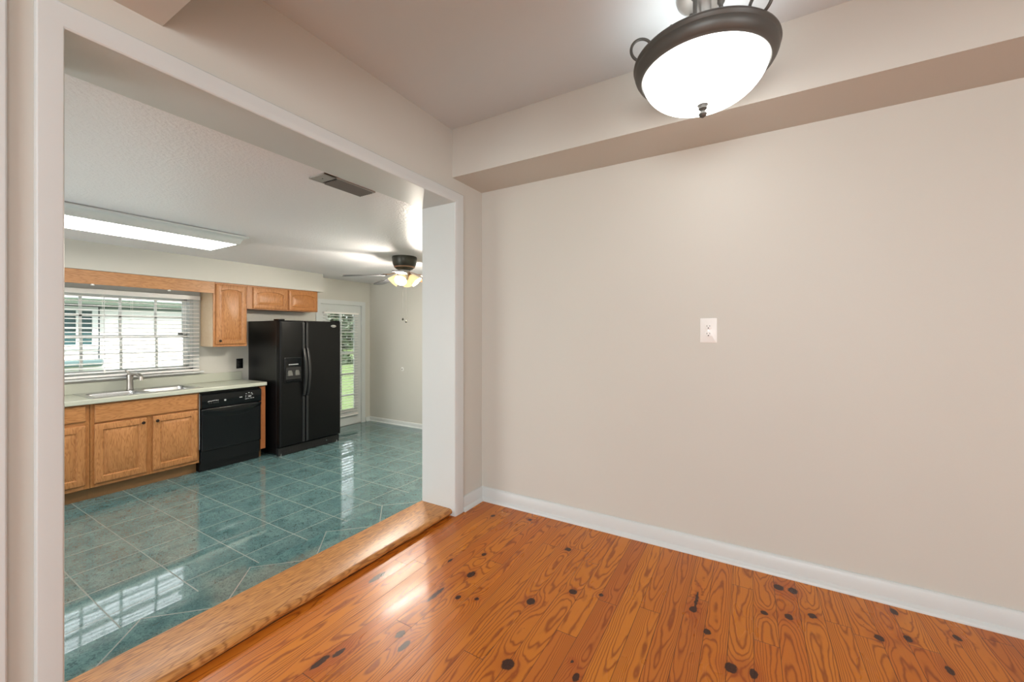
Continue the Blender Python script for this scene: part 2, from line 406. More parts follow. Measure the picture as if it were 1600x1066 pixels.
# ------------------------------------------------------------------ key dimensions
YR = 2.337           # face of the right-hand wall
XO = -1.621          # dining face of the opening wall
XB = -1.882          # kitchen face of it
CEIL, SOFF = 2.45, 2.148
KF, KC = -.35, 2.02  # kitchen floor and ceiling
XW, YF = -5.67, 4.782
STEP_X, STEP_Z = -2.466, -.175

# ------------------------------------------------------------------ the shell
struct(box(XO - .03, 3.2, -3.3, YR, -.03, 0).build('floor', M['pine']), 'knotty orange pine board floor of the dining area', 'floor')
struct(box(XO, 3.2, -3.3, YR, CEIL, CEIL + .05).build('ceiling', M['ceil']), 'smooth grey-white ceiling above the dining area', 'ceiling')
struct(box(XB + .02, 3.2, YR, YR + .12, -.05, CEIL).build('wall_right', M['tan']), 'plain tan wall with one white outlet', 'wall')
struct(holes(0, -3.3, YR, -.3, CEIL, (XB, XO), [(.327, 2.025, -1, 1.997)], 'x').build('wall_left', M['tan']), 'tan wall with the wide white-cased opening to the kitchen', 'wall')
struct(box(XO, 3.2, 2.01, YR, SOFF, CEIL).build('trim_soffit', M['tan']), 'tan boxed soffit along the top of the plain right wall', 'soffit')
struct(box(XO, 3.2, .225, .547, SOFF, CEIL).build('trim_beam', M['tan']), 'tan beam crossing overhead beside the left end of the opening', 'beam')
struct(holes(0, XO, 3.2, 0, CEIL, (-3.42, -3.3), [(-.55, 1.75, .7, 2.2)], 'y').build('wall_rear', M['tan']), 'tan rear wall with a wide unseen opening added for daylight', 'wall')
struct(holes(0, -3.3, YR, 0, CEIL, (3.2, 3.32), [(-1.9, .1, .7, 2.2)], 'x').build('wall_side', M['tan']), 'tan side wall with an unseen opening added for daylight', 'wall')

# kitchen shell
struct(box(XW, STEP_X, -1.6, YF, KF - .05, KF).build('floor_kitchen', M['tile']), 'glossy teal marble-look tile floor of the sunken kitchen', 'floor')
stp = struct(box(STEP_X, XB, -1.6, YF, KF - .05, STEP_Z).build('floor_step', M['step_tile'], bevel=.004), 'teal tiled step below the oak threshold with diagonal tiles', 'step')
struct(box(XW, XB, -1.6, YF, KC, KC + .05).build('ceiling_kitchen', M['kceil']), 'white knockdown textured kitchen ceiling', 'ceiling')
WIN = (.93, 2.20, .735, 1.60); DOOR = (3.835, 4.605, KF, 1.625)
struct(holes(0, -1.7, YF + .12, KF - .3, KC + .1, (XW - .13, XW), [WIN, (DOOR[0], DOOR[1], KF - .01, DOOR[3])], 'x').build('wall_kitchen_window', M['tan']), 'tan kitchen wall with window over the sink and glazed door', 'wall')
struct(box(XW, XB + .3, YF, YF + .12, KF - .05, KC).build('wall_kitchen_far', M['tan']), 'tan end wall of the kitchen behind the ceiling fan', 'wall')
struct(holes(0, XW, XB, KF - .05, KC, (-1.72, -1.6), [(-4.65, -2.75, .2, 1.7)], 'y').build('wall_kitchen_near', M['tan']), 'tan kitchen wall out of view beyond the sink', 'wall')  # opening is added, unseen, for the kitchen area light
struct(box(XB, XB + .12, YR + .12, YF, KF - .05, KC).build('wall_kitchen_side', M['tan']), 'tan kitchen wall behind the right jamb', 'wall')
struct(box(XW, -5.322, -1.6, 3.655, 1.757, KC).build('trim_kitchen_soffit', M['tan']), 'tan soffit above the oak wall cabinets', 'soffit')

# casing of the opening
cs = MB()
prof = [(0, 0), (0, .012), (.05, .0155), (.42, .018), (.93, .018), (1, .012), (1, 0)]
def cas(leg): return [{0: (XO + d, .330 - .053 * t, 0), 1: (XO + d, .330 - .053 * t, 1.994 + .069 * t), 2: (XO + d, 2.022 + .086 * t, 1.994 + .069 * t), 3: (XO + d, 2.022 + .086 * t, 0)}[leg] for t, d in prof]
cs.loft([cas(k) for k in range(4)])
struct(cs.build('trim_1', M['trim'], bevel=.0015), 'white casing around the wide kitchen opening', 'trim')
jb = MB(); jb.box(XB - .004, XO + .002, 2.0225, 2.034, STEP_Z, 2.006); jb.box(XB - .004, XO + .002, .318, .3295, STEP_Z, 2.006); jb.box(XB - .004, XO + .002, .3295, 2.0225, 1.9945, 2.006)
struct(jb.build('trim_2', M['trim']), 'smooth white jamb lining inside the wide opening', 'trim')
struct(box(XO, XO + .02, .13, .231, 0, 2.1).build('trim_3', M['trim'], bevel=.004), 'white casing strip at the far left edge', 'trim')

def baseboard(axis, face, sgn, a0, a1, z, h=.093, name='baseboard'):
    t = .014; q = .016
    pr = [(face, z), (face + sgn * (t + q), z), (face + sgn * (t + q), z + .006), (face + sgn * (t + q * .75), z + .014), (face + sgn * (t + .002), z + .021), (face + sgn * t, z + .023),
          (face + sgn * t, z + h - .012), (face + sgn * (t * .6), z + h - .003), (face + sgn * .004, z + h), (face, z + h)]
    return MB().extrude(pr, axis, a0, a1).build(name, M['trim'], smooth=True)
struct(baseboard('x', YR, -1, XO, 3.2, 0, name='baseboard_right'), 'white baseboard along the plain right wall', 'baseboard')
struct(baseboard('y', XO, 1, 2.108, YR - .005, 0, name='baseboard_left'), 'short white baseboard between opening casing and corner', 'baseboard')
struct(baseboard('x', YF, -1, XW, XB, KF, .075, name='baseboard_kitchen'), 'white baseboard on the kitchen end wall', 'baseboard')
struct(baseboard('y', XW, 1, 4.69, YF - .005, KF, .075, name='baseboard_door'), 'short white baseboard between glazed door and corner', 'baseboard')

# oak threshold board with a wavy worn nosing
th = MB(); rings = []
N = 90
for i in range(N + 1):
    y = .3305 + (2.0215 - .3305) * i / N
    w = .006 * (mnoise.noise(Vector((y * 5, 0, 0))) + .4 * mnoise.noise(Vector((y * 17, 3, 0))))
    t2 = .004 * mnoise.noise(Vector((y * 9, 7, 0)))
    T = .044
    rings.append([(XB - .014, y, .002), (XB - .014, y, T - .006), (XB - .011, y, T - .001), (XB - .006, y, T), (XB + .12, y, T), (XO - .030 + w * .4, y, T), (XO - .018 + w * .8, y, T - .003),
                  (XO - .011 + w, y, T - .010 + t2), (XO - .009 + w * 1.4, y, T - .020 + t2), (XO - .013 + w * 1.6, y, T - .029 + t2), (XO - .022 + w * .8, y, .010), (XO - .030 + w * .3, y, .001)])
th.loft(rings)
struct(th.build('trim_threshold', M['threshold'], smooth=True), 'thick oak threshold board between pine floor and tiled step', 'threshold')
struct(box(XB - .012, XO - .028, .34, 2.013, STEP_Z, .0015).build('trim_riser', M['dark']), 'dark riser below the oak threshold', 'riser')

# ------------------------------------------------------------------ panels with raised fields
def outline(y0, y1, z0, z1, inset, arch, n=16):
    """closed outline, counter-clockwise from lower left: bottom, right, top (arched), left"""
    a, b, c, d = y0 + inset, y1 - inset, z0 + inset, z1 - inset
    pts = []
    for i in range(n): pts.append((a + (b - a) * i / n, c))
    zt = d - arch
    for i in range(n): pts.append((b, c + (zt - c) * i / n))
    for i in range(n):
        s = i / n; u = 1 - 2 * s
        pts.append((b + (a - b) * s, zt + arch * (1 - abs(u) ** 2.3)))
    for i in range(n): pts.append((a, zt + (c - zt) * i / n))
    return pts
def panel_front(y0, y1, z0, z1, xb, xf, arch=0.0, stile=.05, raised=True):
    mb = MB()
    def rg(x, inset, arc, st=0):
        return [(x, p, q) for p, q in outline(y0 + st, y1 - st, z0 + st, z1 - st, inset, arc)]
    rs = [rg(xb, 0, 0), rg(xf - .006, 0, 0), rg(xf - .0015, .003, 0), rg(xf, .007, 0)]
    if raised:
        rs += [rg(xf, 0, arch, stile), rg(xf - .004, .004, arch, stile), rg(xf - .010, .007, arch, stile), rg(xf - .010, .012, arch, stile),
               rg(xf - .003, .030, arch, stile), rg(xf - .0015, .034, arch, stile)]
    else:
        rs += [rg(xf, .012, 0)]
    mb.loft(rs)
    return mb
def knob(parent, x, y, z, mat=None, r=.0145):
    return MB().lathe([(.006, 0), (.005, .010), (.008, .013), (r, .018), (r * 1.02, .023), (r * .8, .0275), (.001, .0295)], (x, y, z), 20, 'x').build('knob', mat or M['knob'], parent, smooth=True)

# ------------------------------------------------------------------ base cabinets
FX, DXF = -5.125, -5.105      # face frame plane, door front plane
def base_box(parent, y0, y1, stiles):
    f = MB(); f.box(XW + .01, FX - .02, y0 + .001, y0 + .017, -.235, .522); f.box(XW + .01, FX - .02, y1 - .017, y1 - .001, -.235, .522)
    f.box(XW + .01, FX - .02, y0 + .016, y1 - .016, -.235, -.219); f.box(XW + .01, XW + .02, y0 + .016, y1 - .016, -.22, .522)
    f.build('carcass', M['oak_frame'], parent)
    for a, b in stiles: box(FX - .02, FX, a, b, -.235, .522).build('stile', M['oak_frame'], parent, bevel=.0015)
    for a, b in ((.505, .522), (.325, .37), (-.235, -.195)): box(FX - .02, FX - .0005, y0 + .001, y1 - .001, a, b).build('rail', M['oak_h'], parent)
    box(FX - .085, FX - .07, y0, y1, KF, -.235).build('toe_kick', M['toe'], parent)
c1 = empty('base_cabinet', (-5.4, .88, KF), 'oak base cabinet with one drawer over one door at the left end of the counter', 'cabinet', 'oak kitchen base cabinets')
base_box(c1, .555, 1.207, [(.556, .60), (1.165, 1.206)])
o = panel_front(.60, 1.18, .372, .513, FX, DXF, raised=False).build('drawer', M['oak_h'], c1, smooth=True)
knob(o, DXF, .89, .44); o.children[0].matrix_parent_inverse = Matrix.Identity(4)
o = panel_front(.60, 1.177, -.197, .335, FX, DXF, stile=.055).build('door', M['oak_v'], c1, smooth=True)
knob(o, DXF, .632, .29); o.children[0].matrix_parent_inverse = Matrix.Identity(4)
c2 = empty('base_cabinet', (-5.4, 1.63, KF), 'oak sink base cabinet with two panelled doors beside the dishwasher', 'cabinet', 'oak kitchen base cabinets')
base_box(c2, 1.208, 2.046, [(1.209, 1.245), (1.59, 1.66), (2.02, 2.045)])
panel_front(1.235, 2.027, .350, .513, FX, DXF, raised=False).build('false_drawer_front', M['oak_h'], c2, smooth=True)
o = panel_front(1.233, 1.602, -.203, .335, FX, DXF, stile=.055).build('door', M['oak_v'], c2, smooth=True)
knob(o, DXF, 1.571, .290); o.children[0].matrix_parent_inverse = Matrix.Identity(4)
o = panel_front(1.651, 2.028, -.203, .335, FX, DXF, stile=.055).build('door', M['oak_v'], c2, smooth=True)
knob(o, DXF, 1.679, .290); o.children[0].matrix_parent_inverse = Matrix.Identity(4)
ep = empty('cabinet_end_panel', (-5.4, 2.70, KF), 'narrow reddish oak end panel between dishwasher and refrigerator', 'panel')
box(XW + .01, -5.108, 2.674, 2.730, -.242, .522).build('panel', M['oak_end'], ep, bevel=.002)
box(XW + .01, -5.185, 2.674, 2.715, KF, -.242).build('toe_kick', M['toe'], ep)

# ------------------------------------------------------------------ countertop, sink, faucet
CT = .569
ct = empty('countertop', (-5.4, 1.64, .524), 'pale sage laminate countertop with backsplash over the oak base cabinets', 'countertop')
SY0, SY1, SX0, SX1 = 1.235, 2.065, -5.575, -5.155
mb = MB()
ys, xs_ = [.555, SY0, SY1, 2.735], [XW + .003, SX0, SX1, -5.078]
idx = {}
def V_(x, y, z):
    k = (x, y, z)
    if k not in idx: idx[k] = mb.vert(k)
    return idx[k]
for i in range(3):
    for j in range(3):
        if i == 1 and j == 1: continue
        for z in (.526, CT): mb.f.append((V_(xs_[j], ys[i], z), V_(xs_[j+1], ys[i], z), V_(xs_[j+1], ys[i+1], z), V_(xs_[j], ys[i+1], z)))
X4, Y4 = xs_, ys
def side(pts):
    for a, b in zip(pts, pts[1:]): mb.f.append((V_(*a, .526), V_(*b, .526), V_(*b, CT), V_(*a, CT)))
side([(x, Y4[0]) for x in X4]); side([(x, Y4[3]) for x in X4]); side([(X4[0], y) for y in Y4]); side([(X4[3], y) for y in Y4])
side([(X4[1], Y4[1]), (X4[2], Y4[1]), (X4[2], Y4[2]), (X4[1], Y4[2]), (X4[1], Y4[1])])
mb.build('worktop', M['counter'], ct, bevel=.007, seg=3)
box(XW + .002, XW + .022, .555, 2.725, CT, .672).build('backsplash', M['counter'], ct, bevel=.004)

sk = empty('kitchen_sink', (-5.4, 1.65, CT), 'double-bowl stainless steel sink set into the sage countertop', 'sink')
def rrect(x0, x1, y0, y1, r, n=6):
    pts = []
    for cx, cy, a0 in ((x1 - r, y1 - r, 0), (x0 + r, y1 - r, 90), (x0 + r, y0 + r, 180), (x1 - r, y0 + r, 270)):
        for k in range(n + 1):
            a = R(a0 + 90 * k / n); pts.append((cx + r * math.cos(a), cy + r * math.sin(a)))
    return pts
# rim built as two half plates, each a ring from its outer edge to its bowl
rim = MB()
for (ya, yb, oa, ob) in ((1.262, 1.632, 1.212, 1.650), (1.668, 2.038, 1.650, 2.088)):
    outer = rrect(-5.655, -5.125, oa, ob, .002); inner = rrect(-5.522, -5.165, ya, yb, .045)
    rim.loft([[(x, y, CT + .0005) for x, y in outer], [(x, y, CT + .005) for x, y in outer], [(x, y, CT + .005) for x, y in inner]], (False, False))
rim.build('rim', M['steel'], sk, smooth=True)
for ya, yb in ((1.262, 1.632), (1.668, 2.038)):
    bw = MB(); x0, x1 = -5.522, -5.165
    rs = []
    for ins, dz, r in ((0, .005, .045), (.006, -.004, .042), (.012, -.05, .04), (.022, -.14, .04), (.04, -.158, .035), (.09, -.165, .03)):
        rs.append([(x, y, CT + dz) for x, y in rrect(x0 + ins, x1 - ins, ya + ins, yb - ins, r)])
    bw.loft(rs, (False, True))
    b = bw.build('bowl', M['steel'], sk, smooth=True)
    m = b.modifiers.new('thick', 'SOLIDIFY'); m.thickness = .0015; m.offset = 0
    MB().lathe([(.042, CT - .1645), (.042, CT - .162), (.03, CT - .162), (.028, CT - .1635)], (-5.36, (ya + yb) / 2, 0), 24).build('drain', M['chrome'], sk, smooth=True)
fc = empty('faucet', (-5.563, 1.61, CT + .005), 'brushed nickel single-lever faucet behind the double sink', 'faucet')
fz = CT + .006
MB().lathe([(.031, fz), (.031, fz + .006), (.027, fz + .010), (.026, fz + .04), (.0245, fz + .10), (.028, fz + .14), (.027, fz + .155), (.014, fz + .165), (.002, fz + .167)], (-5.563, 1.608, 0), 28).build('body', M['nickel'], fc, smooth=True)
MB().tube([(-5.563, 1.61, fz + .135), (-5.54, 1.622, fz + .163), (-5.50, 1.635, fz + .168), (-5.44, 1.645, fz + .155), (-5.41, 1.65, fz + .132), (-5.405, 1.651, fz + .10)], [.017, .018, .018, .019, .02, .017], 16).build('spout', M['nickel'], fc, smooth=True)
MB().tube([(-5.563, 1.605, fz + .158), (-5.566, 1.592, fz + .185), (-5.570, 1.572, fz + .205)], [.014, .011, .007], 12).build('lever', M['nickel'], fc, smooth=True)

# ------------------------------------------------------------------ dishwasher
dw = empty('dishwasher', (-5.4, 2.36, KF), 'black dishwasher under the counter with dial and control strip', 'dishwasher')
box(XW + .05, -5.135, 2.052, 2.668, KF + .01, .512).build('tub', M['black'], dw)
mb = MB(); mb.extrude([(-5.135, .345), (-5.088, .345), (-5.083, .352), (-5.078, .43), (-5.082, .487), (-5.095, .496), (-5.135, .500)], 'y', 2.053, 2.667)
cp = mb.build('control_panel', M['black'], dw, smooth=True)
gx = MB(); NY, NZ = 40, 48; ids = {}
for i in range(NY + 1):
    for j in range(NZ + 1):
        y = 2.056 + .608 * i / NY; z = -.118 + (.338 + .118) * j / NZ
        s = (y - 2.36) / .304
        zc = .225 + .075 * s * s
        k = min(1, max(0, (z - zc) / .05)); k = k * k * (3 - 2 * k)
        ids[i, j] = gx.vert((-5.108 + .016 * k + .006 * (1 - s * s) * (1 - k) - .004 * max(0, (z - .31) / .03), y, z))
for i in range(NY):
    for j in range(NZ): gx.f.append((ids[i, j], ids[i+1, j], ids[i+1, j+1], ids[i, j+1]))
d = gx.build('door', M['black'], dw, smooth=True); m = d.modifiers.new('thick', 'SOLIDIFY'); m.thickness = .02; m.offset = -1
box(-5.135, -5.109, 2.056, 2.664, -.262, -.124).build('lower_panel', M['black'], dw, bevel=.004)
box(-5.16, -5.145, 2.052, 2.668, KF + .002, -.255).build('toe_panel', M['dark'], dw)
box(-5.15, -5.126, 2.048, 2.0525, -.1, .505).build('side_strip', M['white'], dw)
MB().lathe([(.027, -5.079), (.026, -5.070), (.021, -5.062), (.001, -5.061)], (0, 2.527, .425), 28, 'x').build('dial', M['dark'], dw, smooth=True)
box(-5.062, -5.059, 2.513, 2.541, .421, .429).build('dial_pointer', M['gray_mark'], dw)
for y in (2.115, 2.135, 2.16, 2.18, 2.20): box(-5.081, -5.077, y, y + .014, .392, .407).build('button', M['handle_black'], dw, bevel=.001)
mk = MB()
for y, z, w in ((2.108, .414, .012), (2.118, .418, .010), (2.132, .416, .012), (2.150, .419, .012), (2.166, .421, .010), (2.182, .42, .013), (2.20, .419, .01), (2.49, .452, .014), (2.52, .461, .014), (2.548, .455, .014), (2.558, .44, .012),
                (2.485, .393, .022), (2.512, .395, .02), (2.54, .396, .02), (2.568, .397, .014), (2.489, .43, .008), (2.487, .415, .008)): mk.box(-5.0815, -5.0765, y, y + w, z, z + .005)
mk.build('lettering', M['gray_mark'], dw)
MB().lathe([(.010, -5.081), (.010, -5.0755), (.001, -5.075)], (0, 2.277, .413), 18, 'x').build('indicator', M['gray_mark'], dw)
box(-5.081, -5.0765, 2.425, 2.453, .420, .427).build('badge', M['gray_mark'], dw)
mb = MB()
for k in range(9): mb.box(-5.086, -5.0815, 2.115 + k * .0165, 2.127 + k * .0165, .468, .474)
mb.build('vent_slots', M['dark'], dw)
for z in (-.305,): MB().lathe([(.007, -5.146), (.006, -5.138), (.001, -5.137)], (0, 2.078, z), 12, 'x').build('screw', M['steel'], dw)

# ------------------------------------------------------------------ refrigerator
rf = empty('refrigerator', (-5.3, 3.225, KF), 'black side-by-side refrigerator with ice dispenser beside the glazed door', 'refrigerator')
FXF = -4.921
box(-5.655, -5.005, 2.806, 3.644, KF + .02, 1.318).build('case', M['fridge_side'], rf, bevel=.006)
def fdoor(name, y0, y1, cut=None):
    mb = MB(); rs = []
    def o_(ins, x): return [(x, p, q) for p, q in rrect(y0 + ins, y1 - ins, -.238 + ins, 1.322 - ins, max(.003, .012 - ins))]
    for ins, x in ((0, -5.0), (0, -4.945), (.004, -4.930), (.012, -4.923), (.03, FXF)): rs.append(o_(ins, x))
    mb.loft(rs)
    return mb.build(name, M['fridge_door'], rf, smooth=True)
fl = fdoor('freezer_door', 2.803, 3.116); fr_ = fdoor('door', 3.126, 3.650)
for dr, yy, tilt in ((fl, 3.099, -1), (fr_, 3.147, 1)):
    h = MB()
    for a, b in ((.96, 1.30), (-.22, .36)):
        h.extrude([(FXF - .01, yy - .016), (FXF + .012, yy - .014), (FXF + .016, yy), (FXF + .012, yy + .014), (FXF - .01, yy + .016)], 'z', a, b)
    rs = []
    for k in range(25):
        s = k / 24; z = .97 - .60 * s; bow = math.sin(PI * s)
        x = FXF + .016 + .05 * bow ** .7; w = .015 + .005 * bow
        rs.append([(x - .011, yy - w, z), (x + .005, yy - w * .8, z), (x + .009, yy, z), (x + .005, yy + w * .8, z), (x - .011, yy + w, z)])
    h.loft(rs)
    hb = h.build('handle', M['handle_black'], dr, smooth=True); hb.matrix_parent_inverse = dr.matrix_world.inverted() @ Matrix.Identity(4)
    hb.matrix_parent_inverse = Matrix.Identity(4)
# dispenser
dp = MB()
Y0, Y1, Z0, Z1 = 2.853, 3.075, .545, .862
def ring_(ins, x, a=0): return [(x, p, q) for p, q in rrect(Y0 + ins, Y1 - ins, Z0 + ins, Z1 - ins - a, .008)]
dp.loft([ring_(0, FXF - .004), ring_(0, FXF + .007), ring_(.004, FXF + .010), ring_(.012, FXF + .010), ring_(.014, FXF + .008)])
dpo = dp.build('dispenser_surround', M['black'], rf, smooth=True)
cav = MB(); cav.loft([[(FXF + .011, p, q) for p, q in rrect(2.868, 3.062, .566, .738, .01)], [(FXF + .009, p, q) for p, q in rrect(2.872, 3.058, .570, .734, .01)]])
cav.build('dispenser_recess', M['dark'], rf)
MB().extrude([(FXF + .01, .565), (FXF + .03, .566), (FXF + .032, .574), (FXF + .012, .590)], 'y', 2.868, 3.062).build('drip_tray', M['black'], rf, bevel=.002)
for yy in (2.918, 3.010):
    MB().loft([[(FXF + .012, yy - .034, .635), (FXF + .03, yy - .03, .635), (FXF + .03, yy + .03, .635), (FXF + .012, yy + .034, .635)], [(FXF + .012, yy - .03, .672), (FXF + .022, yy - .026, .675), (FXF + .022, yy + .026, .675), (FXF + .012, yy + .03, .672)],
               [(FXF + .012, yy - .02, .70), (FXF + .015, yy - .018, .70), (FXF + .015, yy + .018, .70), (FXF + .012, yy + .02, .70)]]).build('dispenser_lever', M['pewter'], rf, bevel=.003)
mk = MB()
for k in range(7): mk.box(FXF + .0095, FXF + .0115, 2.905 + k * .018, 2.918 + k * .018, .768, .778)
mk.build('control_marks', M['gray_mark'], rf)
bd = MB().lathe([(1, 0), (1, 1), (.92, 1.4), (.001, 1.5)], (0, 0, 0), 32, 'x').build('badge', M['steel'], None, smooth=True)
bd.location = (FXF, 3.534, 1.258); bd.scale = (.003, .040, .0175); bd.parent = rf; bd.matrix_parent_inverse = Matrix.Translation(-Vector(rf.location))
text('badge_text', 'Whirlpool', .0155, (FXF + .0051, 3.534, 1.258), (R(90), 0, R(90)), M['dark'], rf)
gr = MB(); gr.box(-4.998, -4.955, 2.806, 3.644, KF + .006, -.248)
for k in range(5): gr.box(-4.956, -4.950, 2.86, 3.55, -.335 + k * .016, -.327 + k * .016)
gr.build('base_grille', M['dark'], rf, bevel=.002)
for y in (2.835, 3.61): box(-5.06, -4.935, y - .035, y + .035, 1.318, 1.338).build('hinge_cover', M['black'], rf, bevel=.006)
box(-4.952, -4.944, 3.44, 3.452, -.292, -.282).build('screw', M['steel'], rf)
MB().lathe([(.016, KF), (.016, KF + .03)], (-4.97, 2.835, 0), 14).build('leveling_foot', M['steel'], rf)
MB().lathe([(.016, KF), (.016, KF + .03)], (-4.97, 3.61, 0), 14).build('leveling_foot', M['steel'], rf)

# ------------------------------------------------------------------ wall cabinets and valance
UX, UXF = -5.347, -5.328
w1 = empty('wall_cabinet', (-5.5, 2.455, 1.005), 'tall single-door oak wall cabinet beside the kitchen window', 'cabinet', 'oak wall cabinets')
box(XW + .002, UX - .018, 2.277, 2.634, 1.006, 1.755).build('carcass', M['oak_side'], w1)
for a, b in ((2.274, 2.310), (2.60, 2.636)): box(UX - .018, UX, a, b, 1.004, 1.756).build('stile', M['oak_frame'], w1, bevel=.0015)
for a, b in ((1.004, 1.045), (1.715, 1.756)): box(UX - .018, UX - .0005, 2.31, 2.60, a, b).build('rail', M['oak_frame'], w1)
o = panel_front(2.297, 2.622, 1.032, 1.736, UX, UXF, arch=.03, stile=.048).build('door', M['oak_v'], w1, smooth=True)
knob(o, UXF, 2.333, 1.072); o.children[0].matrix_parent_inverse = Matrix.Identity(4)
w2 = empty('wall_cabinet', (-5.5, 3.107, 1.463), 'short two-door oak cabinet mounted above the black refrigerator', 'cabinet', 'oak wall cabinets')
box(XW + .002, UX - .018, 2.638, 3.580, 1.465, 1.755).build('carcass', M['oak_end'], w2)
for a, b in ((2.637, 2.72), (3.11, 3.175), (3.555, 3.582)): box(UX - .018, UX, a, b, 1.463, 1.756).build('stile', M['oak_frame'], w2, bevel=.0015)
for a, b in ((1.463, 1.495), (1.72, 1.756)): box(UX - .018, UX - .0005, 2.65, 3.57, a, b).build('rail', M['oak_h'], w2)
panel_front(2.703, 3.128, 1.474, 1.738, UX, UXF, arch=.028, stile=.043).build('door', M['oak_v'], w2, smooth=True)
panel_front(3.158, 3.570, 1.474, 1.738, UX, UXF, arch=.028, stile=.043).build('door', M['oak_frame'], w2, smooth=True)
vl = empty('window_valance', (-5.335, 1.5, 1.625), 'horizontal oak valance board above the kitchen window', 'valance')
box(-5.347, -5.328, .45, 2.274, 1.625, 1.755).build('board', M['oak_valance'], vl, bevel=.002)
for y in (1.275, 1.859): MB().lathe([(.012, 1.612), (.014, 1.618), (.011, 1.627)], (-5.334, y, 0), 14).build('clip', M['white'], vl, smooth=True)

# ------------------------------------------------------------------ kitchen window and blind
w = empty('window_1', (XW - .05, 1.565, .735), 'white double-hung kitchen window above the sink', 'window', kind='structure')
fx0, fx1 = XW - .11, XW - .05
mb = MB()
mb.box(fx0 - .01, XW - .002, WIN[0], WIN[0] + .03, WIN[2], WIN[3]); mb.box(fx0 - .01, XW - .002, WIN[1] - .03, WIN[1], WIN[2], WIN[3])
mb.box(fx0 - .01, XW - .002, WIN[0], WIN[1], WIN[3] - .03, WIN[3]); mb.box(fx0 - .01, XW - .002, WIN[0], WIN[1], WIN[2], WIN[2] + .02)
mb.build('frame', M['trim'], w)
def sash(z0, z1, xa, xb, name):
    mb = MB(); a, b = WIN[0] + .03, WIN[1] - .03
    mb.box(xa, xb, a, a + .04, z0, z1); mb.box(xa, xb, b - .04, b, z0, z1); mb.box(xa, xb, a, b, z1 - .035, z1); mb.box(xa, xb, a, b, z0, z0 + .035)
    s = mb.build(name, M['trim'], w, bevel=.002)
    m = MB(); xm = (xa + xb) / 2
    for k in (1, 2, 3):
        y = .992 + .297 * k; m.box(xm - .008, xm + .008, y - .011, y + .011, z0 + .03, z1 - .03)
    zm = (z0 + z1) / 2; m.box(xm - .008, xm + .008, a + .03, b - .03, zm - .010, zm + .010)
    g = m.build('muntin', M['trim'], s); g.matrix_parent_inverse = Matrix.Identity(4)
    g = box(xm - .002, xm + .002, a + .03, b - .03, z0 + .03, z1 - .03).build('pane', M['glass'], s); g.matrix_parent_inverse = Matrix.Identity(4)
sash(1.11, 1.575, fx0, fx0 + .028, 'upper_sash'); sash(.75, 1.145, fx0 + .03, fx0 + .058, 'lower_sash')
mb = MB(); t = XW + .014
mb.box(XW, t, WIN[0] - .06, WIN[0] + .003, .71, WIN[3] + .06); mb.box(XW, t, WIN[1] - .003, WIN[1] + .06, .71, WIN[3] + .06); mb.box(XW, t, WIN[0] + .003, WIN[1] - .003, WIN[3] - .003, WIN[3] + .06)
mb.build('casing', M['trim'], w)
MB().extrude([(XW - .048, 1.146), (XW - .022, 1.146), (XW - .020, 1.152), (XW - .046, 1.168)], 'y', 2.07, 2.115).build('sash_lock', M['bronze'], w, bevel=.002)
box(XW - .05, XW + .055, WIN[0] - .09, WIN[1] + .095, .692, .715).build('sill', M['trim'], w, bevel=.006)

def blind(name, label, x, y0, y1, ztop, zbot, pitch, width, head, tilt, cords, wand=None):
    e = empty(name, (x, (y0 + y1) / 2, zbot), label, 'blind')
    box(x - .025, x + .025, y0, y1, ztop - head, ztop).build('headrail', M['blind'], e, bevel=.002)
    s = MB(); z = ztop - head - pitch * .6
    while z > zbot + .03:
        top = [(x + width * (u - .5) * math.cos(tilt), z + width * (u - .5) * math.sin(tilt) + .0035 * (1 - (2 * u - 1) ** 2)) for u in [i / 4 for i in range(5)]]
        prof = top + [(p, q - .0028) for p, q in reversed(top)]
        s.extrude(prof, 'y', y0 + .006, y1 - .006); z -= pitch
    s.build('slats', M['blind'], e, smooth=True)
    box(x - .022, x + .022, y0 + .004, y1 - .004, zbot, zbot + .02).build('bottom_rail', M['blind'], e, bevel=.003)
    for c in cords:
        m = MB()
        for dx in (-width * .47, width * .47): m.tube([(x + dx, c, ztop - head), (x + dx, c, zbot + .015)], .0012, 6)
        m.build('ladder_cord', M['blind'], e)
    if wand:
        MB().tube([(x + .03, wand[0], ztop - head), (x + .034, wand[0] + .004, wand[1])], .0022, 8).build('pull_cord', M['gray_mark'], e)
        MB().lathe([(.002, wand[1] + .03), (.009, wand[1]), (.010, wand[1] - .012), (.003, wand[1] - .014)], (x + .034, wand[0] + .004, 0), 12).build('cord_tassel', M['blind'], e, smooth=True)
    return e
blind('window_blind', 'white horizontal slat blind hanging over the kitchen window', XW + .047, .90, 2.245, 1.60, .722, .0445, .048, .045, R(-8), (1.05, 1.42, 1.64, 2.10), (1.42, .775))
